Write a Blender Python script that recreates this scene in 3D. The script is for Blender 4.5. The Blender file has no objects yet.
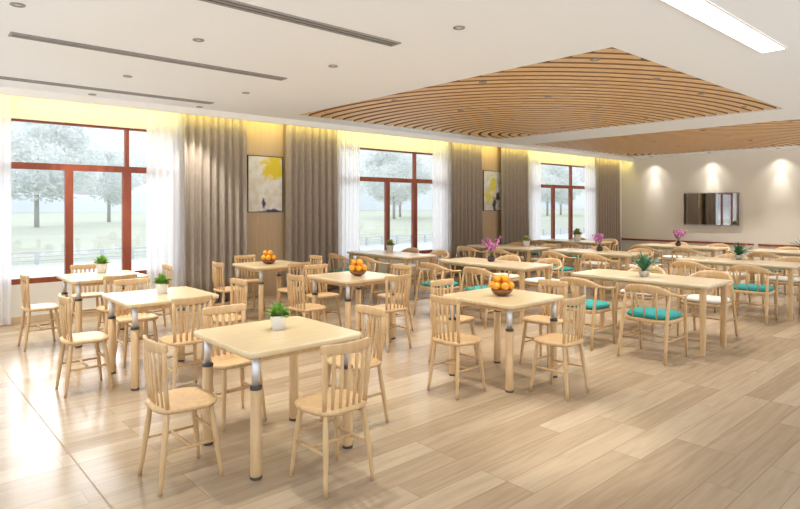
import bpy, bmesh, math, random
from mathutils import Vector, Matrix
random.seed(7)
scene = bpy.context.scene
COL = scene.collection
PI = math.pi

# ------------------------------------------------------------------ helpers
def tag(o, label=None, cat=None, group=None, kind=None):
    if label: o['label'] = label
    if cat: o['category'] = cat
    if group: o['group'] = group
    if kind: o['kind'] = kind
    return o

def empty(name, loc=(0, 0, 0), rz=0):
    o = bpy.data.objects.new(name, None)
    COL.objects.link(o)
    o.location = loc
    o.rotation_euler = (0, 0, rz)
    o.empty_display_size = 0.1
    return o

class MB:
    """collects shapes in one bmesh"""
    def __init__(s):
        s.bm = bmesh.new()
    def box(s, x0, x1, y0, y1, z0, z1, bev=0):
        vs = [s.bm.verts.new(p) for p in ((x0,y0,z0),(x1,y0,z0),(x1,y1,z0),(x0,y1,z0),
                                          (x0,y0,z1),(x1,y0,z1),(x1,y1,z1),(x0,y1,z1))]
        fs = [s.bm.faces.new([vs[i] for i in q]) for q in
              ((3,2,1,0),(4,5,6,7),(0,1,5,4),(1,2,6,5),(2,3,7,6),(3,0,4,7))]
        if bev:
            es = list({e for f in fs for e in f.edges})
            bmesh.ops.bevel(s.bm, geom=es, offset=bev, segments=2, affect='EDGES', profile=.5)
        return s
    def tube(s, pts, rad, n=10, flat=1.0, flat_dir=None, caps=True):
        """swept tube; rad number or list; flat squashes along flat_dir"""
        pts = [Vector(p) for p in pts]
        if not isinstance(rad, (list, tuple)): rad = [rad]*len(pts)
        rings = []
        up0 = None
        for i, p in enumerate(pts):
            a = pts[max(i-1, 0)]; b = pts[min(i+1, len(pts)-1)]
            d = (b-a).normalized()
            if flat_dir is not None: ref = Vector(flat_dir)
            elif up0 is not None: ref = up0
            else: ref = Vector((0,0,1)) if abs(d.z) < .9 else Vector((0,1,0))
            u = (ref - d*ref.dot(d))
            if u.length < 1e-5: u = d.orthogonal()
            u.normalize(); w = d.cross(u); up0 = u
            rings.append([s.bm.verts.new(p + (u*math.cos(2*PI*k/n)*flat + w*math.sin(2*PI*k/n))*rad[i])
                          for k in range(n)])
        for i in range(len(rings)-1):
            for k in range(n):
                f = s.bm.faces.new((rings[i][k], rings[i][(k+1)%n], rings[i+1][(k+1)%n], rings[i+1][k]))
                f.smooth = True
        if caps:
            s.bm.faces.new(rings[0][::-1]); s.bm.faces.new(rings[-1])
        return s
    def lathe(s, prof, n=20, c=(0,0,0), smooth=True):
        """prof: list (r,z)"""
        rings = []
        for r, z in prof:
            if r < 1e-6: rings.append([s.bm.verts.new((c[0], c[1], c[2]+z))])
            else: rings.append([s.bm.verts.new((c[0]+r*math.cos(2*PI*k/n), c[1]+r*math.sin(2*PI*k/n), c[2]+z)) for k in range(n)])
        for a, b in zip(rings, rings[1:]):
            for k in range(n):
                k2 = (k+1) % n
                q = [a[k % len(a)], a[k2 % len(a)], b[k2 % len(b)], b[k % len(b)]]
                u = []
                for v in q:
                    if v not in u: u.append(v)
                if len(u) > 2:
                    f = s.bm.faces.new(u); f.smooth = smooth
        return s
    def slab(s, outline, z0, z1, top=None, rnd=.006):
        """solid from a 2D outline with softened rims; top(x,y) lowers the upper face"""
        cx = sum(p[0] for p in outline)/len(outline); cy = sum(p[1] for p in outline)/len(outline)
        def ring(off, z, use=False):
            vs = []
            for x, y in outline:
                d = math.hypot(x-cx, y-cy); k = (d-off)/d
                vs.append(s.bm.verts.new((cx+(x-cx)*k, cy+(y-cy)*k, z)))
            return vs
        rr = [ring(rnd, z0), ring(0, z0+rnd), ring(0, z1-rnd), ring(rnd, z1)]
        n = len(outline)
        for a, b in zip(rr, rr[1:]):
            for k in range(n):
                f = s.bm.faces.new((a[k], a[(k+1)%n], b[(k+1)%n], b[k])); f.smooth = True
        s.bm.faces.new(rr[0][::-1])
        if top is None: s.bm.faces.new(rr[3])
        else:
            prev = rr[3]
            for fac in (.75, .5, .25):
                cur = [s.bm.verts.new((cx+(v.co.x-cx)*fac/1.0, cy+(v.co.y-cy)*fac, z1+top(fac))) for v in rr[3]]
                for k in range(n):
                    f = s.bm.faces.new((prev[k], prev[(k+1)%n], cur[(k+1)%n], cur[k])); f.smooth = True
                prev = cur
            f = s.bm.faces.new(prev); f.smooth = True
        return s
    def leaf(s, base, direction, length, width, droop=.3, fold=.15, seg=5, side=None):
        base = Vector(base); d = Vector(direction).normalized()
        w = d.cross(Vector((0,0,1)))
        if w.length < .05: w = Vector((1,0,0)) if side is None else Vector(side)
        w.normalize()
        up = w.cross(d).normalized()
        prev = None
        for i in range(seg+1):
            t = i/seg
            c = base + d*length*t + Vector((0,0,-1))*droop*length*t*t
            ww = width*.5*math.sin(PI*min(1, .12+t*.88))**.8 if i < seg else 0.0005
            row = [s.bm.verts.new(c - w*ww + up*fold*ww), s.bm.verts.new(c), s.bm.verts.new(c + w*ww + up*fold*ww)]
            if prev:
                for k in (0, 1):
                    f = s.bm.faces.new((prev[k], prev[k+1], row[k+1], row[k])); f.smooth = True
            prev = row
        return s
    def build(s, name, m, parent=None, loc=None):
        me = bpy.data.meshes.new(name)
        bmesh.ops.recalc_face_normals(s.bm, faces=s.bm.faces)
        s.bm.to_mesh(me); s.bm.free()
        me.materials.append(m)
        o = bpy.data.objects.new(name, me)
        COL.objects.link(o)
        if parent: o.parent = parent
        if loc: o.location = loc
        return o

def kids(o): return [c for c in bpy.data.objects if c.parent == o]
def copy_tree(o, parent=None):
    c = o.copy(); COL.objects.link(c)
    if parent: c.parent = parent
    for ch in kids(o): copy_tree(ch, c)
    return c

# ------------------------------------------------------------------ materials
def mat(name, color, rough=.5, metal=0, coat=0, spec=.5):
    m = bpy.data.materials.new(name); m.use_nodes = True
    b = m.node_tree.nodes['Principled BSDF']
    b.inputs['Base Color'].default_value = (*color, 1)
    b.inputs['Roughness'].default_value = rough
    b.inputs['Metallic'].default_value = metal
    b.inputs['Coat Weight'].default_value = coat
    b.inputs['Specular IOR Level'].default_value = spec
    return m

def noisy(m, c1, c2, scale=(20,20,20), detail=4, coord='Object', lo=.3, hi=.7):
    nt = m.node_tree; N = nt.nodes; L = nt.links
    b = N['Principled BSDF']
    tc = N.new('ShaderNodeTexCoord'); mp = N.new('ShaderNodeMapping')
    mp.inputs['Scale'].default_value = scale
    no = N.new('ShaderNodeTexNoise'); no.inputs['Scale'].default_value = 1; no.inputs['Detail'].default_value = detail
    cr = N.new('ShaderNodeValToRGB')
    cr.color_ramp.elements[0].position = lo; cr.color_ramp.elements[0].color = (*c1, 1)
    cr.color_ramp.elements[1].position = hi; cr.color_ramp.elements[1].color = (*c2, 1)
    L.new(tc.outputs[coord], mp.inputs[0]); L.new(mp.outputs[0], no.inputs['Vector'])
    L.new(no.outputs['Fac'], cr.inputs[0]); L.new(cr.outputs[0], b.inputs['Base Color'])
    return m

M = {}
M['wood'] = noisy(mat('chair_oak', (.6,.4,.22), .42), (.56,.36,.175), (.68,.46,.24), (30,30,5))
M['top'] = noisy(mat('table_oak', (.65,.46,.27), .3, coat=.25), (.66,.51,.29), (.77,.62,.39), (3,40,40))
M['top2'] = noisy(mat('long_table_oak', (.65,.46,.27), .3, coat=.25), (.62,.48,.31), (.73,.60,.42), (40,3,40))
M['chrome'] = mat('brushed_steel', (.72,.73,.75), .45, .8)
M['black'] = mat('black_rubber', (.06,.045,.035), .5)
M['teal'] = noisy(mat('teal_fabric', (.03,.42,.38), .85), (.02,.265,.255), (.035,.345,.33), (90,90,90))
M['cream_fabric'] = noisy(mat('cream_fabric', (.7,.66,.6), .9), (.66,.62,.56), (.75,.72,.66), (90,90,90))
M['ceil'] = mat('ceiling_paint', (.84,.885,.95), .9)
M['wall'] = mat('wall_paint', (.79,.76,.69), .85)
M['cove'] = mat('cove_paint', (.85,.83,.78), .9)
M['frame'] = noisy(mat('mahogany', (.28,.065,.03), .35), (.24,.05,.022), (.33,.08,.038), (12,12,3))
M['veneer'] = noisy(mat('veneer', (.6,.45,.28), .5), (.56,.41,.25), (.64,.48,.31), (40,40,1.5))
M['slat'] = noisy(mat('slat_wood', (.6,.35,.16), .5), (.66,.43,.215), (.78,.53,.285), (6,6,6))
M['slat_side_shade'] = mat('slat_gap_shade', (.24,.125,.06), .8)  # shade of the gaps painted onto the slat sides
M['slat_back'] = mat('slat_backing', (.16,.08,.035), .8)
M['curtain'] = noisy(mat('curtain_fabric', (.27,.215,.165), .8, spec=.2), (.34,.285,.235), (.42,.355,.295), (60,60,8))
M['vent'] = mat('vent_metal', (.30,.28,.26), .5)
M['vent_dark'] = mat('vent_slot', (.10,.095,.09), .7)
M['white_pot'] = mat('white_ceramic', (.78,.76,.73), .35)
M['grey_pot'] = mat('stone_pot', (.5,.47,.4), .6)
M['dark_pot'] = mat('dark_vase', (.06,.035,.03), .3)
M['soil'] = mat('soil', (.05,.03,.02), .9)
M['leaf'] = noisy(mat('leaf', (.15,.35,.06), .5), (.10,.28,.03), (.36,.56,.12), (60,60,60))
M['leaf_dark'] = noisy(mat('leaf_dark', (.03,.16,.06), .5), (.02,.085,.035), (.055,.19,.075), (60,60,60))
M['leaf_pale'] = noisy(mat('leaf_pale', (.35,.42,.15), .5), (.28,.36,.12), (.48,.5,.2), (60,60,60))
M['stem'] = mat('stem', (.12,.2,.05), .6)
M['pink'] = noisy(mat('orchid_pink', (.62,.2,.5), .6), (.55,.14,.42), (.72,.33,.6), (60,60,60))
M['white_flower'] = mat('white_petal', (.8,.82,.7), .6)
M['orange'] = noisy(mat('orange_peel', (.9,.42,.03), .4), (.80,.29,.015), (.88,.43,.03), (25,25,25))
M['bowl'] = mat('bowl_wood', (.22,.08,.03), .35)
M['downlight'] = mat('downlight_trim', (.25,.22,.2), .5)
M['tvframe'] = mat('tv_frame', (.45,.46,.47), .3, .8)
M['tvscreen'] = mat('tv_screen', (.9,.9,.92), .015, 1)
def _tv():
    b = M['tvscreen'].node_tree.nodes['Principled BSDF']
    b.inputs['Base Color'].default_value = (.62,.62,.64,1)
_tv()

def emis(name, color, strength):
    m = bpy.data.materials.new(name); m.use_nodes = True
    nt = m.node_tree; nt.nodes.clear()
    e = nt.nodes.new('ShaderNodeEmission'); o = nt.nodes.new('ShaderNodeOutputMaterial')
    e.inputs[0].default_value = (*color, 1); e.inputs[1].default_value = strength
    nt.links.new(e.outputs[0], o.inputs[0]); return m
M['led_yellow'] = emis('led_yellow', (1, .85, .22), 11)
M['led_white'] = emis('led_white', (1, .98, .95), 4)
M['lamp_glow'] = emis('lamp_glow', (1, .93, .8), .35)

def sheer_mat():
    m = bpy.data.materials.new('sheer_voile'); m.use_nodes = True
    nt = m.node_tree; nt.nodes.clear(); N = nt.nodes; L = nt.links
    d = N.new('ShaderNodeBsdfDiffuse'); d.inputs[0].default_value = (.92,.92,.93,1)
    t = N.new('ShaderNodeBsdfTranslucent'); t.inputs[0].default_value = (.93,.93,.95,1)
    tr = N.new('ShaderNodeBsdfTransparent')
    m1 = N.new('ShaderNodeMixShader'); m1.inputs[0].default_value = .55
    m2 = N.new('ShaderNodeMixShader'); m2.inputs[0].default_value = .15
    o = N.new('ShaderNodeOutputMaterial')
    L.new(d.outputs[0], m1.inputs[1]); L.new(t.outputs[0], m1.inputs[2])
    L.new(m1.outputs[0], m2.inputs[1]); L.new(tr.outputs[0], m2.inputs[2])
    L.new(m2.outputs[0], o.inputs[0]); return m
M['sheer'] = sheer_mat()
def glass_mat():
    m = bpy.data.materials.new('window_glass'); m.use_nodes = True
    nt = m.node_tree; nt.nodes.clear(); N = nt.nodes; L = nt.links
    tr = N.new('ShaderNodeBsdfTransparent'); tr.inputs[0].default_value = (.96,.96,.96,1)
    g = N.new('ShaderNodeBsdfGlossy'); g.inputs['Roughness'].default_value = .02
    f = N.new('ShaderNodeValue'); f.outputs[0].default_value = .05
    mx = N.new('ShaderNodeMixShader'); o = N.new('ShaderNodeOutputMaterial')
    L.new(f.outputs[0], mx.inputs[0]); L.new(tr.outputs[0], mx.inputs[1]); L.new(g.outputs[0], mx.inputs[2])
    L.new(mx.outputs[0], o.inputs[0]); return m
M['glass'] = glass_mat()

def floor_mat():
    m = mat('oak_floor', (.5,.4,.3), .3, coat=.0, spec=.4)
    nt = m.node_tree; N = nt.nodes; L = nt.links; b = N['Principled BSDF']
    tc = N.new('ShaderNodeTexCoord')
    br = N.new('ShaderNodeTexBrick')
    br.offset = .37; br.offset_frequency = 3
    br.inputs['Scale'].default_value = 1
    br.inputs['Brick Width'].default_value = 1.35
    br.inputs['Row Height'].default_value = .19
    br.inputs['Mortar Size'].default_value = .0022
    br.inputs['Mortar Smooth'].default_value = .2
    br.inputs['Bias'].default_value = 0
    br.inputs['Color1'].default_value = (0,0,0,1); br.inputs['Color2'].default_value = (1,1,1,1)
    br.inputs['Mortar'].default_value = (.5,.5,.5,1)
    L.new(tc.outputs['Object'], br.inputs['Vector'])
    # colour of each plank
    pl = N.new('ShaderNodeValToRGB')
    e = pl.color_ramp.elements
    e[0].position = 0; e[0].color = (.335,.25,.165,1)
    e[1].position = 1; e[1].color = (.47,.375,.265,1)
    x = e.new(.45); x.color = (.385,.295,.20,1)
    x = e.new(.8); x.color = (.43,.34,.235,1)
    L.new(br.outputs['Color'], pl.inputs[0])
    # grain: stretched noise along X, shifted per plank
    mp = N.new('ShaderNodeMapping'); mp.inputs['Scale'].default_value = (1.1, 14, 1)
    ad = N.new('ShaderNodeVectorMath'); ad.operation = 'MULTIPLY_ADD'
    ad.inputs[1].default_value = (7, 3, 0)
    L.new(br.outputs['Color'], ad.inputs[0]); L.new(tc.outputs['Object'], ad.inputs[2])
    L.new(ad.outputs[0], mp.inputs[0])
    no = N.new('ShaderNodeTexNoise'); no.inputs['Scale'].default_value = 1.6; no.inputs['Detail'].default_value = 6
    no.inputs['Distortion'].default_value = .8
    L.new(mp.outputs[0], no.inputs['Vector'])
    gr = N.new('ShaderNodeValToRGB')
    gr.color_ramp.elements[0].position = .3; gr.color_ramp.elements[0].color = (.87,.85,.83,1)
    gr.color_ramp.elements[1].position = .62; gr.color_ramp.elements[1].color = (1.05,1.05,1.05,1)
    L.new(no.outputs['Fac'], gr.inputs[0])
    mu = N.new('ShaderNodeMix'); mu.data_type = 'RGBA'; mu.blend_type = 'MULTIPLY'; mu.inputs[0].default_value = 1
    L.new(pl.outputs[0], mu.inputs[6]); L.new(gr.outputs[0], mu.inputs[7])
    mo = N.new('ShaderNodeMix'); mo.data_type = 'RGBA'; mo.inputs[7].default_value = (.27,.185,.12,1)
    L.new(br.outputs['Fac'], mo.inputs[0]); L.new(mu.outputs[2], mo.inputs[6])
    L.new(mo.outputs[2], b.inputs['Base Color'])
    b.inputs['Roughness'].default_value = .2
    return m
M['floor'] = floor_mat()
M['seam'] = mat('floor_seam', (.32,.25,.18), .6)

def art_mat(kind):
    m = mat('painting_'+kind, (.8,.8,.75), .6)
    nt = m.node_tree; N = nt.nodes; L = nt.links; b = N['Principled BSDF']
    tc = N.new('ShaderNodeTexCoord')
    no = N.new('ShaderNodeTexNoise'); no.inputs['Scale'].default_value = 7; no.inputs['Detail'].default_value = 5
    L.new(tc.outputs['Object'], no.inputs['Vector'])
    base = N.new('ShaderNodeValToRGB')
    base.color_ramp.elements[0].position = .35; base.color_ramp.elements[0].color = (.74,.68,.54,1) if kind == 'tree' else (.66,.62,.5,1)
    base.color_ramp.elements[1].position = .6; base.color_ramp.elements[1].color = (.83,.83,.82,1)
    L.new(no.outputs['Fac'], base.inputs[0])
    cur = base.outputs[0]
    def blob(cur, c, r, col, soft, stretch=(1,1,1)):
        mp = N.new('ShaderNodeMapping'); mp.vector_type = 'TEXTURE'
        mp.inputs['Location'].default_value = c; mp.inputs['Scale'].default_value = stretch
        L.new(tc.outputs['Object'], mp.inputs[0])
        ln = N.new('ShaderNodeVectorMath'); ln.operation = 'LENGTH'; L.new(mp.outputs[0], ln.inputs[0])
        ma = N.new('ShaderNodeMath'); ma.operation = 'MULTIPLY_ADD'; ma.inputs[1].default_value = .35*r/.2; 
        L.new(no.outputs['Fac'], ma.inputs[0]); L.new(ln.outputs['Value'], ma.inputs[2])
        mr = N.new('ShaderNodeMapRange'); mr.inputs[1].default_value = r*1.35; mr.inputs[2].default_value = r*1.35+soft
        mr.inputs[3].default_value = 1; mr.inputs[4].default_value = 0
        L.new(ma.outputs[0], mr.inputs[0])
        mx = N.new('ShaderNodeMix'); mx.data_type = 'RGBA'; mx.inputs[7].default_value = (*col, 1)
        L.new(mr.outputs[0], mx.inputs[0]); L.new(cur, mx.inputs[6])
        return mx.outputs[2]
    if kind == 'tree':
        cur = blob(cur, (.17,0,.30), .36, (.78,.62,.04), .12)
        cur = blob(cur, (-.04,0,-.33), .05, (.06,.06,.18), .02, (1,1,4.5))
        cur = blob(cur, (.16,0,-.485), .075, (.06,.07,.20), .02, (7,1,1))
    else:
        cur = blob(cur, (.02,0,.15), .22, (.78,.70,.08), .08, (.8,1,1.6))
        cur = blob(cur, (-.14,0,-.16), .2, (.80,.70,.10), .08)
        cur = blob(cur, (.08,0,-.36), .09, (.06,.05,.04), .03, (1,1,3))
        cur = blob(cur, (.2,0,-.14), .08, (.10,.07,.05), .03, (1.5,1,3))
    L.new(cur, b.inputs['Base Color'])
    return m

# ------------------------------------------------------------------ setting
ZC = 3.1
YW = 9.3          # window wall
XW = 18.0         # TV wall
X0, Y0 = -3.0, -3.0
def structure(mb, name, m, parent=None):
    o = mb.build(name, m, parent)
    if parent is None: o['kind'] = 'structure'
    return o

structure(MB().box(X0, XW+.2, Y0, YW+.2, -.2, 0), 'floor', M['floor'])
o = structure(MB().box(.917, .925, Y0, 8.9, -.01, .0012), 'trim_5', M['seam'])

P1 = (5.25, 10.62, 2.81, 8.42)
P2 = (12.02, 17.35, 2.81, 8.60)
mb = MB()
YL = 8.9
mb.box(X0, P1[0], Y0, YL, ZC, ZC+.35)
mb.box(P1[0], XW, Y0, P1[2], ZC, ZC+.35)
mb.box(P1[0], P1[1], P1[3], YL, ZC, ZC+.35)
mb.box(P1[1], P2[0], P1[2], YL, ZC, ZC+.35)
mb.box(P2[0], P2[1], P2[3], YL, ZC, ZC+.35)
mb.box(P2[1], XW, P2[2], YL, ZC, ZC+.35)
structure(mb, 'ceiling', M['ceil'])
# cove pocket: lip and upper slab
structure(MB().box(X0, XW, YL, YL+.04, 3.0, ZC+.35), 'trim_6', M['cove'])
structure(MB().box(X0, XW+.2, YL+.04, YW+.2, ZC+.2, ZC+.35), 'ceiling_cove', M['cove'])

WINS = [(.45, 3.62, 2.06, 2.84), (6.72, 9.82, 8.05, 8.84), (12.95, 16.3, 14.2, 15.1)]
WZ0, WZ1, WZT = .52, 2.76, 2.13
mb = MB()
xs = [X0] + [v for w in WINS for v in w[:2]] + [XW+.2]
for i in range(0, len(xs), 2): mb.box(xs[i], xs[i+1], YW, YW+.2, 0, ZC+.2)
for w in WINS:
    mb.box(w[0], w[1], YW, YW+.2, 0, WZ0); mb.box(w[0], w[1], YW, YW+.2, WZ1, ZC+.2)
structure(mb, 'wall_left', M['wall'])
structure(MB().box(XW, XW+.2, Y0, YW, 0, ZC+.2), 'wall_far', M['wall'])
structure(MB().box(X0, XW, YW-.015, YW, 0, .09, .003), 'baseboard_left', M['veneer'])
structure(MB().box(XW-.015, XW, Y0, YW-.02, 0, .09, .003), 'baseboard_far', M['veneer'])
structure(MB().box(XW-.06, XW, 5.48, YW-.02, .49, .545, .006), 'trim_1', M['frame'])
structure(MB().box(XW-.06, XW, 0.5, 5.36, .49, .545, .006), 'trim_2', M['frame'])
structure(MB().box(4.4, 5.9, YW-.03, YW, .09, ZC+.19), 'trim_3', M['veneer'])
structure(MB().box(10.6, 12.1, YW-.03, YW, .09, ZC+.19), 'trim_4', M['veneer'])

for i, (a, b, m1, m2) in enumerate(WINS):
    r = empty('window_%d' % (i+1), ((a+b)/2, YW+.08, WZ0)); r['kind'] = 'structure'
    cx = (a+b)/2
    mb = MB(); y0, y1 = -.035, .035
    h = WZ1-WZ0; t = WZT-WZ0
    mb.box(a-cx, b-cx, y0-.03, y1, 0, .075)
    mb.box(a-cx, b-cx, y0, y1, h-.03, h)
    mb.box(a-cx, a-cx+.06, y0, y1, .075, h-.03); mb.box(b-cx-.06, b-cx, y0, y1, .075, h-.03)
    mb.box(a-cx+.06, b-cx-.06, y0, y1, t-.045, t+.045)
    mb.box(m1-cx-.05, m1-cx+.05, y0, y1, .075, t-.045)
    mb.box(m2-cx-.06, m2-cx+.06, y0, y1, .075, t-.045)
    mb.box(m2-cx-.028, m2-cx+.028, y0, y1, t+.045, h-.03)
    mb.build('window_frame', M['frame'], r)
    xsn = [a-cx+.06, m1-cx-.05, m1-cx+.05, m2-cx-.06, m2-cx+.06, b-cx-.06]
    for k in (0, 2, 4): MB().box(xsn[k], xsn[k+1], -.004, .004, .075, t-.045).build('pane', M['glass'], r)
    MB().box(a-cx+.06, m2-cx-.035, -.004, .004, t+.045, h-.03).build('pane', M['glass'], r)
    MB().box(m2-cx+.035, b-cx-.06, -.004, .004, t+.045, h-.03).build('pane', M['glass'], r)

# LED strip in the cove
tag(MB().box(X0, XW-.1, YL+.05, YL+.07, 3.06, 3.085).build('led_strip', M['led_yellow']),
    'yellow light strip hidden in the ceiling cove along the window wall', 'light strip')

# ------------------------------------------------------------------ wood ceiling panels
def ceiling_panel(P, label, cxy, a):
    x0, x1, y0, y1 = P
    r = empty('slatted_ceiling_panel', ((x0+x1)/2, (y0+y1)/2, ZC))
    tag(r, label, 'ceiling panel', 'slatted wood ceiling panels')
    ox, oy = (x0+x1)/2, (y0+y1)/2
    MB().box(x0-ox, x1-ox, y0-oy, y1-oy, .12, .15).build('backing', M['slat_back'], r)
    mb = MB(); cx, cy = cxy
    s = .1; pitch = .175; wd = .120
    ins = lambda x, y: x0+.004 < x < x1-.004 and y0+.004 < y < y1-.004
    smax = 7
    while s < smax:
        # quarter ellipse, x = cx - a*s*sin, y = cy - s*cos
        n = max(24, int(s*50)); run = []
        def flush(run):
            if len(run) < 2: return
            rows = []
            for (ix, iy, qx, qy) in run:
                rows.append([mb.bm.verts.new((px-ox, py-oy, z)) for px, py, z in
                             ((ix, iy, .0), (qx, qy, .0), (qx, qy, .10), (ix, iy, .10))])
            for A, B in zip(rows, rows[1:]):
                for k in range(4):
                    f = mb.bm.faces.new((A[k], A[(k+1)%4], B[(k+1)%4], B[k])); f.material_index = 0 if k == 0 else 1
            mb.bm.faces.new(rows[0]); mb.bm.faces.new(rows[-1][::-1])
        for i in range(n+1):
            th = PI*i/n
            def pt(ss):
                sn, cs = max(0.0, math.sin(th)), math.cos(th)
                return cx - a*ss*sn**.88, cy - ss*math.copysign(abs(cs)**.88, cs)
            ax, ay = pt(s); bx, by = pt(s+wd)
            cl = lambda x, y: (min(max(x, x0+.004), x1-.004), min(max(y, y0+.004), y1-.004))
            if ins(ax, ay):
                bx, by = cl(bx, by)
                run.append((ax, ay, bx, by))
            else:
                flush(run); run = []
        flush(run)
        s += pitch
    mb.build('slats', M['slat'], r).data.materials.append(M['slat_side_shade'])
ceiling_panel(P1, 'nearer and larger-looking wooden ceiling panel of curved slats, tip at upper left', (10.64, 7.3), 1.3)
ceiling_panel(P2, 'farther wooden ceiling panel of curved slats beside the television wall', (17.37, 7.4), 1.3)

# ------------------------------------------------------------------ ceiling vents, strip light, downlights
def vent(x0, x1, y, w, label):
    r = empty('ceiling_vent', ((x0+x1)/2, y, ZC)); L = (x1-x0)/2
    tag(r, label, 'vent', 'long slot vents in the white ceiling')
    MB().box(-L, L, -w/2, w/2, -.002, 0).build('slot', M['vent_dark'], r)
    mb = MB(); t = .02
    mb.box(-L, L, -w/2, -w/2+t, -.012, -.002); mb.box(-L, L, w/2-t, w/2, -.012, -.002)
    mb.box(-L, -L+t, -w/2+t, w/2-t, -.012, -.002); mb.box(L-t, L, -w/2+t, w/2-t, -.012, -.002)
    mb.box(-L+t, L-t, -.008, .008, -.010, -.002)
    mb.build('grille', M['vent'], r)
vent(.88, 3.64, 4.11, .14, 'long grey slot vent in the ceiling, nearest to the camera at the top')
vent(.88, 3.64, 6.13, .14, 'long grey slot vent in the ceiling, middle one of three')
vent(.88, 3.70, 8.28, .14, 'long grey slot vent in the ceiling, nearest to the window wall')

r = empty('strip_light', (5.3, 1.81, ZC))
tag(r, 'bright white recessed strip light in the ceiling at the upper right', 'ceiling light')
mb = MB(); mb.box(-1.22, 1.22, -.115, -.10, -.012, 0); mb.box(-1.22, 1.22, .10, .115, -.012, 0)
mb.box(-1.22, -1.205, -.10, .10, -.012, 0); mb.box(1.205, 1.22, -.10, .10, -.012, 0)
mb.build('housing', M['white_pot'], r)
MB().box(-1.205, 1.205, -.10, .10, -.008, -.001).build('diffuser', M['led_white'], r)

def spot(loc, energy, size, blend=.6, rad=.04, color=(1,.95,.86), rot=(0,0,0)):
    l = bpy.data.lights.new('downlight_lamp', 'SPOT'); l.energy = energy; l.spot_size = math.radians(size)
    l.spot_blend = blend; l.shadow_soft_size = rad; l.color = color
    o = bpy.data.objects.new('downlight_lamp', l); COL.objects.link(o); o.location = loc; o.rotation_euler = rot
    return o
def downlight_proto():
    r = empty('downlight', (0,0,ZC))
    MB().lathe([(.0,-.001),(.032,-.002),(.034,-.010),(.050,-.008),(.052,0)], 20).build('trim_ring', M['downlight'], r)
    MB().lathe([(.0,-.0035),(.024,-.004),(.026,-.002)], 16).build('lens', M['lamp_glow'], r)
    return r
DL = None
def downlight(x, y, label, group, energy, size, z=ZC, **k):
    global DL
    if DL is None: DL = downlight_proto(); d = DL
    else: d = copy_tree(DL)
    d.location = (x, y, z)
    tag(d, label, 'downlight', group)
    spot((x, y, z-.03), energy, size, **k)
rows = [(3.37,'in front of the nearest slot vent'),(5.21,'between nearest and middle slot vents'),
        (7.22,'between middle and window-side slot vents'),(8.72,'beside the cove near the window wall')]
cols = [(.8,'left'),(2.2,'middle'),(3.7,'right')]
for y, ry in rows:
    for x, cx_ in cols:
        if (x < 2 and y > 8) or (x<2 and y<4): continue
        downlight(x, y, '%s small round downlight %s' % (cx_, ry), 'downlights in the white ceiling', 75, 84)
pn = ['first','second','third','fourth']
for P, nm, ee in ((P1, 'nearer', 1), (P2, 'farther', 1)):
    for j, (y, rn) in enumerate(((3.16,'camera-side row'),(4.66,'middle row'),(6.3,'window-side row'))):
        for i, x in enumerate((5.55,6.95,8.3,9.9)):
            xx = x + (P[0]-P1[0])
            downlight(xx, y, '%s downlight from the left in the %s of the %s slatted panel' % (pn[i], rn, nm),
                      'downlights in the %s slatted panel' % nm, 75, 84)
for y, q in ((8.22,'leftmost'),(6.55,'middle'),(4.83,'rightmost')):
    downlight(XW-.26, y, '%s downlight washing the television wall' % q, 'downlights along the television wall', 20, 105, blend=1, rad=.02)
    spot((XW-.26, y, ZC-.03), 46, 40, blend=1, rad=.01, rot=(0, math.radians(-8), 0))
# pools of light in the open floor
downlight(3.5, 2.15, 'small round downlight over the open floor, nearest to the camera', 'downlights in the white ceiling', 125, 34, blend=1, rad=.03)

# ------------------------------------------------------------------ curtains
def curtain(x0, x1, y, z0, z1, amp, period, m, name, th, seed, flare=0):
    rnd = random.Random(seed)
    mb = MB(); n = int((x1-x0)/period*10)
    zs = [z0 + (z1-z0)*k/8 for k in range(9)]
    ph = rnd.random()*6
    def off(u, z):
        k = .75 + .25*(1-(z-z0)/(z1-z0))
        return amp*k*math.sin(2*PI*u/period+1.3*math.sin(u*3.1+ph)+ph + .25*math.sin(z*1.2+u*4))+ .25*amp*math.sin(2*PI*u/period*2.7+ph*2)
    def grid(dy):
        g = []
        for z in zs:
            fl = flare*(1-(z-z0)/(z1-z0))
            g.append([mb.bm.verts.new((x0+(x1-x0+fl)*i/n, y+off((x1-x0)*i/n, z)+dy, z)) for i in range(n+1)])
        return g
    def skin(g, flip):
        for a, b in zip(g, g[1:]):
            for i in range(n):
                q = (a[i], a[i+1], b[i+1], b[i])
                f = mb.bm.faces.new(q[::-1] if flip else q); f.smooth = True
    g1 = grid(0); skin(g1, False)
    if th:
        g2 = grid(th); skin(g2, True)
        for r1, r2 in ((g1[0], g2[0]), (g1[-1], g2[-1])):
            for i in range(n): mb.bm.faces.new((r1[i], r1[i+1], r2[i+1], r2[i]))
        for c in (0, n):
            for k in range(8): mb.bm.faces.new((g1[k][c], g1[k+1][c], g2[k+1][c], g2[k][c]))
    cen = Vector(((x0+x1)/2, y, z0))
    for v in mb.bm.verts: v.co -= cen
    o = mb.build(name, m); o.location = cen
    return o
CT = [(3.66,4.74,'left of the picture with the yellow tree, beside the left window'),
      (5.55,6.68,'right of the picture with the yellow tree'),
      (9.86,10.93,'left of the narrow-looking picture, beside the middle window'),
      (11.74,12.88,'right of the narrow-looking picture'),
      (16.35,17.72,'in the far corner by the television wall')]
for i, (a, b, l) in enumerate(CT):
    tag(curtain(a*.986, b*.986, 9.12, .015, ZC+.12, .045, .135, M['curtain'], 'curtain', .006, i, .02),
        'brown floor-length curtain ' + l, 'curtain', 'brown pleated curtains')
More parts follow.
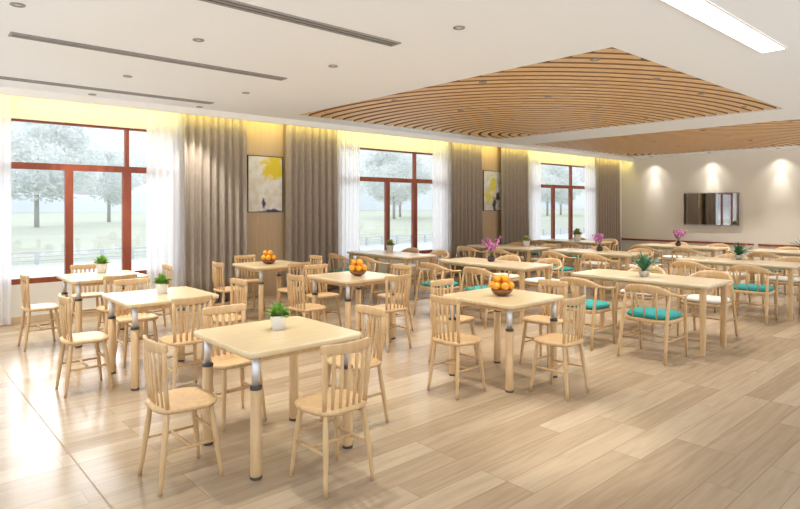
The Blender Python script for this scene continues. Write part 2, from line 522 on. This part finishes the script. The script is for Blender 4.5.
SH = [(.35,1.34,'at the left edge of the left window'),(3.08,3.74,'at the right edge of the left window'),
      (6.62,7.17,'at the left edge of the middle window'),(9.2,9.92,'at the right edge of the middle window'),
      (12.82,13.34,'at the left edge of the far window'),(15.55,16.36,'at the right edge of the far window')]
for i, (a, b, l) in enumerate(SH):
    tag(curtain(a, b, 9.20, .015, ZC+.12, .022, .10, M['sheer'], 'sheer_curtain', 0, 20+i),
        'white sheer curtain ' + l, 'sheer curtain', 'white sheer curtains')

# ------------------------------------------------------------------ pictures
def picture(x0, x1, z0, z1, kind, label, y=YW-.03):
    cx, cz = (x0+x1)/2, (z0+z1)/2; w, h = (x1-x0)/2, (z1-z0)/2; t = .012
    r = empty('picture', (cx, y, cz)); tag(r, label, 'picture', 'framed pictures on the wood wall panels')
    mb = MB()
    mb.box(-w, -w+t, -.035, 0, -h, h); mb.box(w-t, w, -.035, 0, -h, h)
    mb.box(-w+t, w-t, -.035, 0, -h, -h+t); mb.box(-w+t, w-t, -.035, 0, h-t, h)
    mb.build('picture_frame', M['black'], r)
    MB().box(-w+t, w-t, -.025, -.002, -h+t, h-t).build('painting', art_mat(kind), r)
picture(4.77, 5.46, 1.47, 2.46, 'tree', 'framed painting with a large yellow tree crown and blue ground, left one')
picture(11.02, 11.72, 1.46, 2.45, 'bird', 'framed painting with yellow patches and a dark form, right one')

# ------------------------------------------------------------------ television
r = empty('television', (XW-.02, 6.55, 1.49), math.radians(.8)); tag(r, 'flat television with reflective screen on the beige far wall', 'television')
MB().box(-.075, -.0, -.25, .25, -.2, .2).build('wall_mount', M['black'], r)
MB().box(-.115, -.075, -.755, .755, -.475, .475, .008).build('bezel', M['tvframe'], r)
MB().box(-.118, -.1145, -.735, .735, -.445, .455).build('screen', M['tvscreen'], r)

# ------------------------------------------------------------------ square tables
def rrect(w, d, r, n=5):
    out = []
    for cx, cy, a0 in ((w/2-r, d/2-r, 0), (-w/2+r, d/2-r, 90), (-w/2+r, -d/2+r, 180), (w/2-r, -d/2+r, 270)):
        for k in range(n+1):
            a = math.radians(a0+90*k/n); out.append((cx+r*math.cos(a), cy+r*math.sin(a)))
    return out
def square_table():
    r = empty('square_table')
    MB().slab(rrect(.82, .82, .05), .715, .75, rnd=.006).build('tabletop', M['top'], r)
    mb = MB(); a = .33
    mb.box(-a, a, -a-.01, -a+.01, .675, .715); mb.box(-a, a, a-.01, a+.01, .675, .715)
    mb.box(-a-.01, -a+.01, -a+.01, a-.01, .675, .715); mb.box(a-.01, a+.01, -a+.01, a-.01, .675, .715)
    mb.build('apron', M['wood'], r)
    for sx in (-1, 1):
        for sy in (-1, 1):
            x, y = sx*.33, sy*.33
            lg = MB().lathe([(.0,.016),(.032,.016),(.0335,.022),(.0335,.525),(.0,.525)], 20, (x, y, 0)).build('leg', M['wood'], r)
            MB().lathe([(.0,.522),(.024,.522),(.024,.715),(.0,.715)], 18, (x, y, 0)).build('chrome_sleeve', M['chrome'], lg)
            MB().lathe([(.024,.518),(.0355,.518),(.0355,.521),(.0355,.534),(.034,.537),(.024,.537)], 20, (x, y, 0)).build('height_ring', M['black'], lg)
            MB().lathe([(.0,.0),(.033,.0),(.035,.003),(.035,.016),(.0,.016)], 20, (x, y, 0)).build('foot_cap', M['black'], lg)
    return r

# ------------------------------------------------------------------ spindle chair (faces +y)
def spindle_chair():
    r = empty('spindle_chair')
    # seat: rounded trapezoid with a dished top
    out = []
    for k in range(36):
        a = 2*PI*k/36; c, s = math.cos(a), math.sin(a)
        x = .192*math.copysign(abs(c)**.62, c); y = .18*math.copysign(abs(s)**.62, s)
        x *= 1 - .10*(-y/.195 if y < 0 else 0) + .03*(y/.195 if y > 0 else 0)
        out.append((x, y))
    MB().slab(out, .425, .455, top=lambda f: -.007*(1-f), rnd=.009).build('seat', M['wood'], r)
    for sx in (-1, 1):
        for sy in (-1, 1):
            top = Vector((sx*.130, sy*.125, .430)); bot = Vector((sx*.165, sy*.178, 0))
            pts = [top.lerp(bot, t) for t in (0,.12,.35,.6,.85,1)]
            MB().tube(pts, [.0135,.0155,.0175,.0155,.0125,.011], 10).build('leg', M['wood'], r)
    # stretchers
    at_ = lambda sx, sy, z: Vector((sx*.130, sy*.125, .43)).lerp(Vector((sx*.165, sy*.178, 0)), 1-z/.43)
    for sx in (-1, 1):
        a, b = at_(sx, -1, .215), at_(sx, 1, .215)
        MB().tube([a, a.lerp(b,.5), b], [.008,.0115,.008], 8).build('stretcher', M['wood'], r)
    a = Vector((-.147, 0, .215)); b = Vector((.147, 0, .215))
    MB().tube([a, a.lerp(b,.5), b], [.008,.011,.008], 8).build('stretcher', M['wood'], r)
    a, b = at_(-1, 1, .27), at_(1, 1, .27)
    MB().tube([a, a.lerp(b,.5), b], [.008,.0105,.008], 8).build('stretcher', M['wood'], r)
    # back
    def rail_xy(u):      # u -1..1 curved in plan
        return Vector((u*.176, -.178 + .036*u*u, 0))
    n = 7
    for i in range(n):
        u = -1 + 2*i/(n-1)
        b0 = Vector((u*.140, -.148 + .020*u*u, .45)); tp = rail_xy(u*.88); tp.z = .78
        mid = b0.lerp(tp, .5); mid.y += -.006 + .0; 
        outer = abs(u) > .99
        rr = [.014,.0185,.016] if outer else [.010,.0155,.0105]
        pts = [b0, b0.lerp(mid,.6), mid, mid.lerp(tp,.5), tp]
        rads = [rr[0], (rr[0]+rr[1])/2, rr[1], (rr[1]+rr[2])/2, rr[2]]
        MB().tube(pts, rads, 8, flat=.55 if not outer else .8, flat_dir=(0,1,0)).build('back_post' if outer else 'spindle', M['wood'], r)
    mb = MB(); rows = []
    N_ = 16
    for i in range(N_+1):
        u = -1 + 2*i/N_
        c = rail_xy(u); h = .030 - .006*u*u*u*u; zc = .790 + .007*u*u
        t = .0115
        nrm = Vector((-.09*u/.19, 1, 0)).normalized()
        tilt = .12
        ring = []
        for (dn, dz) in ((-1,-.8),(-.8,-1),(.8,-1),(1,-.8),(1,.8),(.8,1),(-.8,1),(-1,.8)):
            p = c + nrm*dn*t*(1 if abs(u) < .97 else .6); p.z = zc + dz*h*(1 if abs(u) < .97 else .8); p.y -= tilt*dz*h
            ring.append(mb.bm.verts.new(p))
        rows.append(ring)
    for A, B in zip(rows, rows[1:]):
        for k in range(8):
            f = mb.bm.faces.new((A[k], A[(k+1)%8], B[(k+1)%8], B[k])); f.smooth = True
    mb.bm.faces.new(rows[0]); mb.bm.faces.new(rows[-1][::-1])
    mb.build('crest_rail', M['wood'], r)
    return r

# ------------------------------------------------------------------ long table (length along y)
def long_table():
    r = empty('long_table')
    MB().slab(rrect(.72, 1.62, .03), .715, .75, rnd=.005).build('tabletop', M['top2'], r)
    mb = MB(); a, b = .30, .74
    mb.box(-a, a, -b-.01, -b+.01, .685, .715); mb.box(-a, a, b-.01, b+.01, .685, .715)
    mb.box(-a-.01, -a+.01, -b+.01, b-.01, .685, .715); mb.box(a-.01, a+.01, -b+.01, b-.01, .685, .715)
    mb.build('apron', M['wood'], r)
    for sx in (-1, 1):
        for sy in (-1, 1):
            x, y = sx*.30, sy*.74
            mb = MB(); rows = []
            for z, w in ((0, .021), (.3, .026), (.715, .031)):
                rows.append([mb.bm.verts.new((x+dx*w, y+dy*w, z)) for dx, dy in
                             ((-1,-.7),(-.7,-1),(.7,-1),(1,-.7),(1,.7),(.7,1),(-.7,1),(-1,.7))])
            for A, B in zip(rows, rows[1:]):
                for k in range(8): mb.bm.faces.new((A[k], A[(k+1)%8], B[(k+1)%8], B[k]))
            mb.bm.faces.new(rows[0][::-1]); mb.bm.faces.new(rows[-1])
            mb.build('leg', M['wood'], r)
    return r

# ------------------------------------------------------------------ cushioned armchair (faces +y)
def armchair(fabric):
    r = empty('armchair')
    # seat frame and cushion
    def outl(w, d, k=1):
        out = []
        for i in range(32):
            a = 2*PI*i/32; c, s = math.cos(a), math.sin(a)
            out.append((w/2*math.copysign(abs(c)**.45, c)*(1-.06*max(0,-s)), d/2*math.copysign(abs(s)**.45, s)))
        return out
    MB().slab(outl(.50, .46), .385, .425, rnd=.006).build('seat_frame', M['wood'], r)
    MB().slab(outl(.475, .435), .425, .475, top=lambda f: .012*(1-f*f), rnd=.018).build('seat_cushion', fabric, r)
    def arm(u):          # u -1..1 around the U, front of arm at |u|=1
        a = abs(u)
        if a < .6:
            th = a/.6*PI/2
            x = .265*math.sin(th); y = -.04 - .215*math.cos(th)
        else:
            t = (a-.6)/.4; x = .265 + .012*t; y = -.04 + .20*t
        z = .655 + .08*(0.5+0.5*math.cos(min(a/.8,1)*PI))
        return Vector((math.copysign(x, u) if u else 0, y, z))
    mb = MB(); rows = []; N_ = 36
    for i in range(N_+1):
        u = -1+2*i/N_; c = arm(u); d = (arm(min(u+.01,1))-arm(max(u-.01,-1))).normalized()
        w = d.cross(Vector((0,0,1))).normalized()
        k = min(1, max(0, 1.5-abs(u)/.36))
        k = k*k*(3-2*k)
        hh = .013 + .035*k; tt = .019 - .008*k
        if abs(u) > .98: hh *= .6; tt *= .6
        ring = []
        for q in range(10):
            a = 2*PI*q/10
            p = c + w*math.cos(a)*tt + Vector((0,0,1))*math.sin(a)*hh
            p.y += -.12*math.sin(a)*hh*k
            ring.append(mb.bm.verts.new(p))
        rows.append(ring)
    for A, B in zip(rows, rows[1:]):
        for q in range(10):
            f = mb.bm.faces.new((A[q], A[(q+1)%10], B[(q+1)%10], B[q])); f.smooth = True
    mb.bm.faces.new(rows[0]); mb.bm.faces.new(rows[-1][::-1])
    mb.build('arm_rail', M['wood'], r)
    for sx in (-1, 1):
        # rear leg leans forward as it rises to the rail
        p = [Vector((sx*.245,-.285,0)), Vector((sx*.232,-.215,.40)), Vector((arm(sx*.40).x, arm(sx*.40).y, arm(sx*.40).z-.005))]
        MB().tube([p[0], p[0].lerp(p[1],.5), p[1], p[1].lerp(p[2],.5), p[2]], [.013,.017,.019,.016,.012], 10).build('leg', M['wood'], r)
        q = [Vector((sx*.245,.225,0)), Vector((sx*.245,.195,.40)), Vector((arm(sx*.93).x, arm(sx*.93).y, arm(sx*.93).z-.003))]
        MB().tube([q[0], q[0].lerp(q[1],.5), q[1], q[1].lerp(q[2],.5), q[2]], [.012,.016,.018,.015,.011], 10).build('leg', M['wood'], r)
    for i in range(3):
        u = -.20 + .20*i
        b0 = Vector((u*.62, -.205, .42)); tp = arm(u); tp.z -= .02
        MB().tube([b0, b0.lerp(tp,.5), tp], [.009,.011,.009], 8).build('spindle', M['wood'], r)
    for sx in (-1, 1):
        MB().tube([(sx*.238,-.245,.22),(sx*.244,.208,.22)], .009, 8).build('stretcher', M['wood'], r)
    MB().tube([(-.241,-.02,.22),(.241,-.02,.22)], .009, 8).build('stretcher', M['wood'], r)
    return r

# ------------------------------------------------------------------ table-top things
def small_plant(seed, kind='leaf', s=1.0):
    rnd = random.Random(seed)
    r = empty('potted_plant')
    MB().lathe([(.0,.0),(.038*s,.0),(.041*s,.003),(.052*s,.088*s),(.054*s,.092*s),(.050*s,.094*s),(.047*s,.082*s),(.0,.080*s)], 24).build('pot', M['white_pot'], r)
    MB().lathe([(.0,.083*s),(.047*s,.081*s)], 18).build('soil', M['soil'], r)
    mb = MB()
    for i in range(120):
        a = rnd.uniform(0, 2*PI); e = rnd.uniform(.15, 1.5)
        d = Vector((math.cos(a)*math.cos(e), math.sin(a)*math.cos(e), math.sin(e)))
        st = Vector((0,0,.080*s)) + d*rnd.uniform(.01,.05)*s
        mb.leaf(st, d + Vector((rnd.uniform(-.3,.3), rnd.uniform(-.3,.3), .15)), rnd.uniform(.048,.08)*s, .032*s, .25, .3, 4)
    mb.build('leaves', M[kind], r)
    return r
def blade_plant(seed):
    rnd = random.Random(seed)
    r = empty('leafy_plant')
    MB().lathe([(.0,.0),(.035,.0),(.05,.02),(.062,.055),(.064,.07),(.058,.072),(.054,.062),(.0,.060)], 24).build('pot', M['grey_pot'], r)
    MB().lathe([(.0,.064),(.055,.062)], 18).build('soil', M['soil'], r)
    mb = MB()
    for i in range(34):
        a = rnd.uniform(0, 2*PI); e = rnd.uniform(.35, 1.45)
        d = Vector((math.cos(a)*math.cos(e), math.sin(a)*math.cos(e), math.sin(e)))
        mb.leaf(Vector((0,0,.06)) + d*.01, d, rnd.uniform(.17,.30), .038, rnd.uniform(.1,.45), .3, 7)
    mb.build('leaves', M['leaf_dark'], r)
    fl = MB()
    for i in range(9):
        c = Vector((.06+rnd.uniform(-.05,.07), -.12+rnd.uniform(-.05,.06), .14+rnd.uniform(-.04,.08)))
        for k in range(5):
            b = 2*PI*k/5
            fl.leaf(c, Vector((math.cos(b), math.sin(b), .4)), .036, .026, .2, .2, 3)
        fl.tube([(0,0,.07), c*.6+Vector((0,0,.05)), c], .0018, 5)
    fl.build('white_flowers', M['white_flower'], r)
    return r
def orchid(seed):
    rnd = random.Random(seed)
    r = empty('orchid')
    MB().lathe([(.0,.0),(.040,.0),(.055,.015),(.060,.05),(.050,.075),(.042,.08),(.038,.075),(.0,.07)], 24).build('vase', M['dark_pot'], r)
    st = MB(); fl = MB(); lf = MB()
    for i in range(8):
        a = 2*PI*i/8 + rnd.uniform(-.3,.3); e = rnd.uniform(.05,.17)
        tip = Vector((math.cos(a)*e, math.sin(a)*e, rnd.uniform(.24,.36)))
        mid = Vector((tip.x*.35, tip.y*.35, tip.z*.6))
        st.tube([(0,0,.07), mid, tip], .003, 6)
        for q in range(6):
            t = .42 + .58*q/5
            c = mid.lerp(tip, (t-.4)/.6) + Vector((rnd.uniform(-.02,.02), rnd.uniform(-.02,.02), rnd.uniform(-.01,.02)))
            b0 = rnd.uniform(0, PI)
            nd = Vector((rnd.uniform(-1,1), rnd.uniform(-1,1), rnd.uniform(-.3,.6))).normalized()
            ax = nd.orthogonal().normalized(); ay = nd.cross(ax)
            for k in range(5):
                b = b0+2*PI*k/5
                fl.leaf(c, ax*math.cos(b)+ay*math.sin(b)+nd*.3, .036, .027, .05, .3, 3)
    for i in range(6):
        a = 2*PI*i/6; lf.leaf((0,0,.07), (math.cos(a), math.sin(a), .7), .11, .028, .4, .3, 5)
    st.build('stems', M['stem'], r); fl.build('blossoms', M['pink'], r); lf.build('leaves', M['leaf_dark'], r)
    return r
def fruit_bowl():
    r = empty('fruit_bowl')
    MB().lathe([(.0,.0),(.042,.0),(.046,.008),(.074,.018),(.093,.038),(.102,.060),(.098,.061),(.088,.043),(.068,.026),(.04,.018),(.0,.016)], 32).build('bowl', M['bowl'], r)
    return r
def orange_fruit():
    r = .038
    prof = [(0,-r*.94)] + [(r*math.sin(a)*1.0, -r*.95*math.cos(a)) for a in [PI*k/12 for k in range(1,12)]] + [(.004, r*.90),(0, r*.885)]
    o = empty('orange')
    MB().lathe(prof, 20).build('peel', M['orange'], o)
    MB().lathe([(0,.0),(.004,.0),(.003,.003),(0,.0035)], 8, (0,0,r*.885)).build('stem_scar', M['stem'], o)
    return o

# ------------------------------------------------------------------ lay out: square tables
SQ = [  # x, y, how the table is told, what stands on it
 (1.975, 3.415, 'nearest square table'),
 (1.995, 5.60, 'second square table from the left window'),
 (2.03, 7.62, 'square table by the left window'),
 (4.345, 3.41, 'central square table with oranges'),
 (4.26, 5.58, 'square table with glaring top and oranges'),
 (4.24, 7.52, 'square table with oranges by the curtains'),
]
TL = ['square pale oak table nearest the camera, green plant on top',
      'square pale oak table behind the nearest one, sunlit white, small plant on top',
      'square pale oak table farthest left, directly before the left window',
      'square pale oak table at the centre right of the square ones, oranges on top',
      'square pale oak table behind the central one, oranges on a glaring top',
      'square pale oak table before the brown curtains under the left picture']
tab0 = square_table(); ch0 = spindle_chair()
used = [False, False]
for i, (x, y, nm) in enumerate(SQ):
    t = tab0 if i == 0 else copy_tree(tab0)
    t.location = (x, y, 0)
    tag(t, TL[i], 'table', 'square tables')
    rj = random.Random(i*3+1)
    for side, dx, dy, rz in (('left side', -.64, 0, -PI/2), ('camera side', 0, -.62, 0),
                             ('right side', .64, 0, PI/2), ('window side', 0, .63, PI)):
        c = ch0 if not used[0] else copy_tree(ch0); used[0] = True
        jx, jy = (0, 0) if i == 0 else (rj.uniform(-.02,.02), rj.uniform(-.02,.02))
        c.location = (x+dx+jx, y+dy+jy, 0); c.rotation_euler = (0, 0, rz + (0 if i == 0 else rj.uniform(-.05,.05)))
        tag(c, 'spindle-back chair, %s of the %s' % (side, nm), 'chair', 'spindle chairs at the square tables')

# ------------------------------------------------------------------ lay out: long tables
LG = [ # x, y, name, table label
 (6.80, 3.20, 'nearest long table', 'long pale oak table nearest the camera, dark green plant in the middle'),
 (6.82, 5.53, 'long table with the nearest orchid', 'long pale oak table with the nearest pink orchid, middle of its column'),
 (6.75, 7.78, 'long table before the middle window', 'long pale oak table in front of the middle window'),
 (9.75, 3.16, 'long table at the right edge', 'long pale oak table behind the nearest long one at the right edge'),
 (9.85, 5.58, 'long table with the middle orchid', 'long pale oak table with the middle pink orchid of three'),
 (9.72, 7.50, 'long table before the right picture', 'long pale oak table before the curtains under the right picture'),
 (12.45, 3.00, 'farthest long table on the right', 'long pale oak table farthest right, close to the television wall'),
 (12.45, 5.15, 'long table below the television', 'long pale oak table with the farthest pink orchid, below the television'),
 (12.45, 7.65, 'long table before the far window', 'long pale oak table in front of the far window'),
]
lt0 = long_table(); at0 = armchair(M['teal']); aw0 = armchair(M['cream_fabric'])
first = {'t': True, 'w': True}
for i, (x, y, nm, lb) in enumerate(LG):
    t = lt0 if i == 0 else copy_tree(lt0)
    t.location = (x, y, 0); tag(t, lb, 'table', 'long tables')
    rj = random.Random(i*5+2)
    for k, col_, src, dx, rz in (('t','teal',at0,-.70,-PI/2), ('w','off-white',aw0,.70,PI/2)):
        for dy, en in ((-.40, 'camera end'), (.40, 'window end')):
            c = src if first[k] else copy_tree(src); first[k] = False
            j = 0 if i == 0 else 1
            c.location = (x+dx+j*rj.uniform(-.03,.03), y+dy+j*rj.uniform(-.03,.03), 0)
            c.rotation_euler = (0, 0, rz + j*rj.uniform(-.05,.05))
            tag(c, '%s-cushioned armchair, %s of the %s' % (col_, en, nm), 'armchair',
                '%s armchairs along the long tables' % col_)

# ------------------------------------------------------------------ plants, orchids, fruit
for (x, y, sd, kd, lb, s) in (
    (2.02, 3.48, 1, 'leaf', 'small bright green plant in a white pot on the nearest square table', 1.02),
    (2.02, 5.62, 2, 'leaf', 'small green plant in a white pot on the second square table', 1.08),
    (2.10, 7.90, 3, 'leaf', 'small green plant in a white pot on the table by the left window', 1.25),
    (6.95, 8.02, 4, 'leaf_pale', 'small pale green plant on the long table before the middle window', 1.3),
    (10.5-.55, 7.2, 5, 'leaf_pale', 'small yellowish plant behind the nearest orchid, before the right picture', 1.3),
    (12.45, 7.55, 6, 'leaf_pale', 'small pale green plant on the table before the far window', 1.7)):
    p = small_plant(sd, kd, s); p.location = (x, y, .75); tag(p, lb, 'plant', 'potted plants on the tables')
for (x, y, sd, lb) in ((6.72, 3.20, 1, 'dark green leafy plant with white flowers on the nearest long table'),
                       (9.95, 3.24, 2, 'dark green leafy plant in a pale pot on the table at the right edge'),
                       (12.4, 2.98, 3, 'dark green leafy plant cut by the right edge, on the farthest table')):
    p = blade_plant(sd); p.location = (x, y, .75); tag(p, lb, 'plant', 'dark leafy plants on the long tables')
for (x, y, sd, lb) in ((6.88, 5.62, 1, 'pink orchid in a dark vase, nearest of the three, behind the central oranges'),
                       (9.92, 5.56, 2, 'pink orchid in a dark vase, middle of three, left of the far corner'),
                       (12.45, 5.20, 3, 'pink orchid in a dark vase, farthest of three, below the television')):
    p = orchid(sd); p.location = (x, y, .75); tag(p, lb, 'orchid', 'pink orchids on the long tables')
fb0 = None; or0 = None
for (x, y, nm) in ((4.33, 3.41, 'central square table'), (4.28, 5.52, 'square table before the middle window'), (4.2, 7.5, 'square table by the curtains')):
    if fb0 is None: fb0 = fruit_bowl(); b = fb0
    else: b = copy_tree(fb0)
    b.location = (x, y, .75); tag(b, 'dark brown round bowl full of oranges on the %s' % nm, 'bowl', 'bowls of oranges')
    pts = [(0,0,.070)] + [(.078*math.cos(a), .078*math.sin(a), .094) for a in [2*PI*k/6 for k in range(6)]]
    pts += [(.0455*math.cos(a), .0455*math.sin(a), .157) for a in [2*PI*k/3+PI/6 for k in range(3)]]
    rj = random.Random(int(x*100+y*10))
    for k, p in enumerate(pts):
        if or0 is None: or0 = orange_fruit(); o = or0
        else: o = copy_tree(or0)
        o.location = (x+p[0], y+p[1], .75+p[2])
        o.rotation_euler = (rj.uniform(-.8,.8), rj.uniform(-.8,.8), rj.uniform(0,6))
        tag(o, ('orange lying on top of the heap on the %s' if k > 6 else 'orange in the lower layer of the bowl on the %s') % nm,
            'orange', 'oranges on the %s' % nm)

# ------------------------------------------------------------------ outside
M['paving'] = noisy(mat('paving', (.75,.76,.77), .8), (.48,.49,.50), (.54,.55,.56), (.5,.5,.5))
M['grass'] = noisy(mat('grass', (.52,.6,.38), .9), (.36,.38,.29), (.41,.42,.33), (.2,.2,.2))
M['rail'] = mat('railing_metal', (.55,.57,.6), .5)
M['tree'] = noisy(mat('hazed_foliage', (.32,.38,.34), .9), (.74,.76,.75), (.80,.82,.81), (.25,.25,.25))  # outdoor haze painted into the foliage as a pale grey
M['trunk'] = mat('hazed_trunk', (.45,.44,.42), .9)  # trunk colour lightened to stand in for haze
def _leafy():
    nt = M['tree'].node_tree; b = nt.nodes['Principled BSDF']; o = nt.nodes['Material Output']
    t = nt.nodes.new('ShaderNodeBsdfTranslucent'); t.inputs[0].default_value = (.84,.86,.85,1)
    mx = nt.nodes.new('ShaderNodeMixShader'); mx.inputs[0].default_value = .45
    nt.links.new(b.outputs[0], mx.inputs[1]); nt.links.new(t.outputs[0], mx.inputs[2]); nt.links.new(mx.outputs[0], o.inputs[0])
_leafy()
M['hill'] = noisy(mat('hill', (.4,.45,.47), .9), (.50,.53,.54), (.56,.59,.60), (.03,.03,.03))  # distance haze put into the hill colour
ZG = -.35
structure(MB().box(-40, 90, YW+.2, 22.6, ZG-.2, ZG), 'ground_paving', M['paving'])
structure(MB().box(-60, 340, 22.6, 260, ZG-.2, ZG-.02), 'ground_lawn', M['grass'])
r = empty('railing', (0, 22.5, ZG)); tag(r, 'low pale grey metal railing along the lawn outside the windows', 'railing')
mb = MB(); mb.box(0, 46, -.03, .03, .36, .42); mb.box(0, 46, -.02, .02, .10, .14); mb.box(0, 46, -.02, .02, .23, .27)
mb.build('rail', M['rail'], r)
for k in range(47): MB().box(k-.05, k+.05, -.05, .05, 0, .36).build('post', M['rail'], r)
# low hills
mb = MB(); rnd = random.Random(5)
prev = None
for i in range(80):
    x = -60 + i*6
    h = 14 + 6*math.sin(i*.21) + 4*math.sin(i*.53+1)
    row = [mb.bm.verts.new((x, 200, ZG)), mb.bm.verts.new((x, 212, h*.7)), mb.bm.verts.new((x, 230, h)), mb.bm.verts.new((x, 259, ZG))]
    if prev:
        for k in range(3):
            f = mb.bm.faces.new((prev[k], row[k], row[k+1], prev[k+1])); f.smooth = True
    prev = row
structure(mb, 'hills', M['hill'])
def crown_mesh(seed):
    rnd = random.Random(seed); mb = MB()
    clumps = []
    for i in range(34):
        a = rnd.uniform(0, 2*PI); z = rnd.uniform(-1, 1); q = math.sqrt(1-z*z)*rnd.uniform(.55,.8)
        clumps.append((Vector((math.cos(a)*q*.5, math.sin(a)*q*.5, .62+z*.27)), rnd.uniform(.10,.17)))
    for c, rad in clumps:
        for k in range(190):
            d = Vector((rnd.gauss(0,1), rnd.gauss(0,1), rnd.gauss(0,1))).normalized()
            p = c + d*rad*rnd.uniform(.55,1.08)
            u = Vector((rnd.gauss(0,1), rnd.gauss(0,1), rnd.gauss(0,1))).normalized(); w_ = u.orthogonal().normalized()
            l = rnd.uniform(.012,.022)
            mb.bm.faces.new([mb.bm.verts.new(p+q) for q in (u*l, w_*l*.7, -u*l, -w_*l*.7)])
    return mb
CM = None
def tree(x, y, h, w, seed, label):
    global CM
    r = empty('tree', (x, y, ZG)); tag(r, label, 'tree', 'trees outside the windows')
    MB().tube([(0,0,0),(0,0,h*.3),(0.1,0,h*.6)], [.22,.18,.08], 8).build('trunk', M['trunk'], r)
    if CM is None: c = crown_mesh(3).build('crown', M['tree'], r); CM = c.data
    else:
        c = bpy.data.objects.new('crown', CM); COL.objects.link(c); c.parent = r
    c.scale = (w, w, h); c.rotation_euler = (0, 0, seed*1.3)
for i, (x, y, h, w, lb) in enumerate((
    (11, 62, 10.5, 12, 'round hazy grey-green tree outside, leftmost through the left window'),
    (21, 76, 9, 9, 'small hazy tree outside, right through the left window'),
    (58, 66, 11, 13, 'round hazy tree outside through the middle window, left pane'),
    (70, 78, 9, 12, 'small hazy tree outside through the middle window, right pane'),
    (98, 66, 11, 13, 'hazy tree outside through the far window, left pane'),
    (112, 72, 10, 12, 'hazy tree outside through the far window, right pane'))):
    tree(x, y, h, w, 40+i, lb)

# ------------------------------------------------------------------ light
w = bpy.data.worlds.new('sky_and_fill'); scene.world = w; w.use_nodes = True
nt = w.node_tree; bg = nt.nodes['Background']
tc = nt.nodes.new('ShaderNodeTexCoord'); sx_ = nt.nodes.new('ShaderNodeSeparateXYZ'); cr = nt.nodes.new('ShaderNodeValToRGB')
cr.color_ramp.elements[0].position = .45; cr.color_ramp.elements[0].color = (1.8,1.8,1.8,1)  # bright glow below the horizon, added as fill for the ceiling
cr.color_ramp.elements[1].position = .62; cr.color_ramp.elements[1].color = (1.0,1.1,1.2,1)
e = cr.color_ramp.elements.new(.5); e.color = (.35,.365,.375,1)
mr = nt.nodes.new('ShaderNodeMapRange'); mr.inputs[1].default_value = -1; mr.inputs[2].default_value = 1
nt.links.new(tc.outputs['Generated'], sx_.inputs[0]); nt.links.new(sx_.outputs['Z'], mr.inputs[0])
nt.links.new(mr.outputs[0], cr.inputs[0]); nt.links.new(cr.outputs[0], bg.inputs[0])
bg.inputs[1].default_value = 1.0

def sun(az, el, strength, angle, color):
    l = bpy.data.lights.new('sun', 'SUN'); l.energy = strength; l.angle = math.radians(angle); l.color = color
    o = bpy.data.objects.new('sun', l); COL.objects.link(o)
    d = Vector((math.cos(math.radians(az))*math.cos(math.radians(el)), math.sin(math.radians(az))*math.cos(math.radians(el)), math.sin(math.radians(el))))
    o.rotation_euler = d.to_track_quat('Z', 'Y').to_euler(); o.location = d*30
sun(72, 20, .85, 34, (.97, .99, 1))

# ------------------------------------------------------------------ camera
cam = bpy.data.cameras.new('camera'); co = bpy.data.objects.new('camera', cam); COL.objects.link(co)
f = 585.0
az = math.atan((1052-400)/f)     # angle between view axis and +X
co.location = (0, 0, 1.58)
co.rotation_euler = (PI/2, 0, az - PI/2)
cam.sensor_fit = 'HORIZONTAL'; cam.sensor_width = 36; cam.lens = 36*f/800
cam.shift_y = -(254.5-206)/800
cam.clip_start = .05; cam.clip_end = 900
scene.camera = co

vs = scene.view_settings
vs.view_transform = 'Standard'; vs.look = 'None'; vs.gamma = 1; vs.use_curve_mapping = False
vs.exposure = 0.9
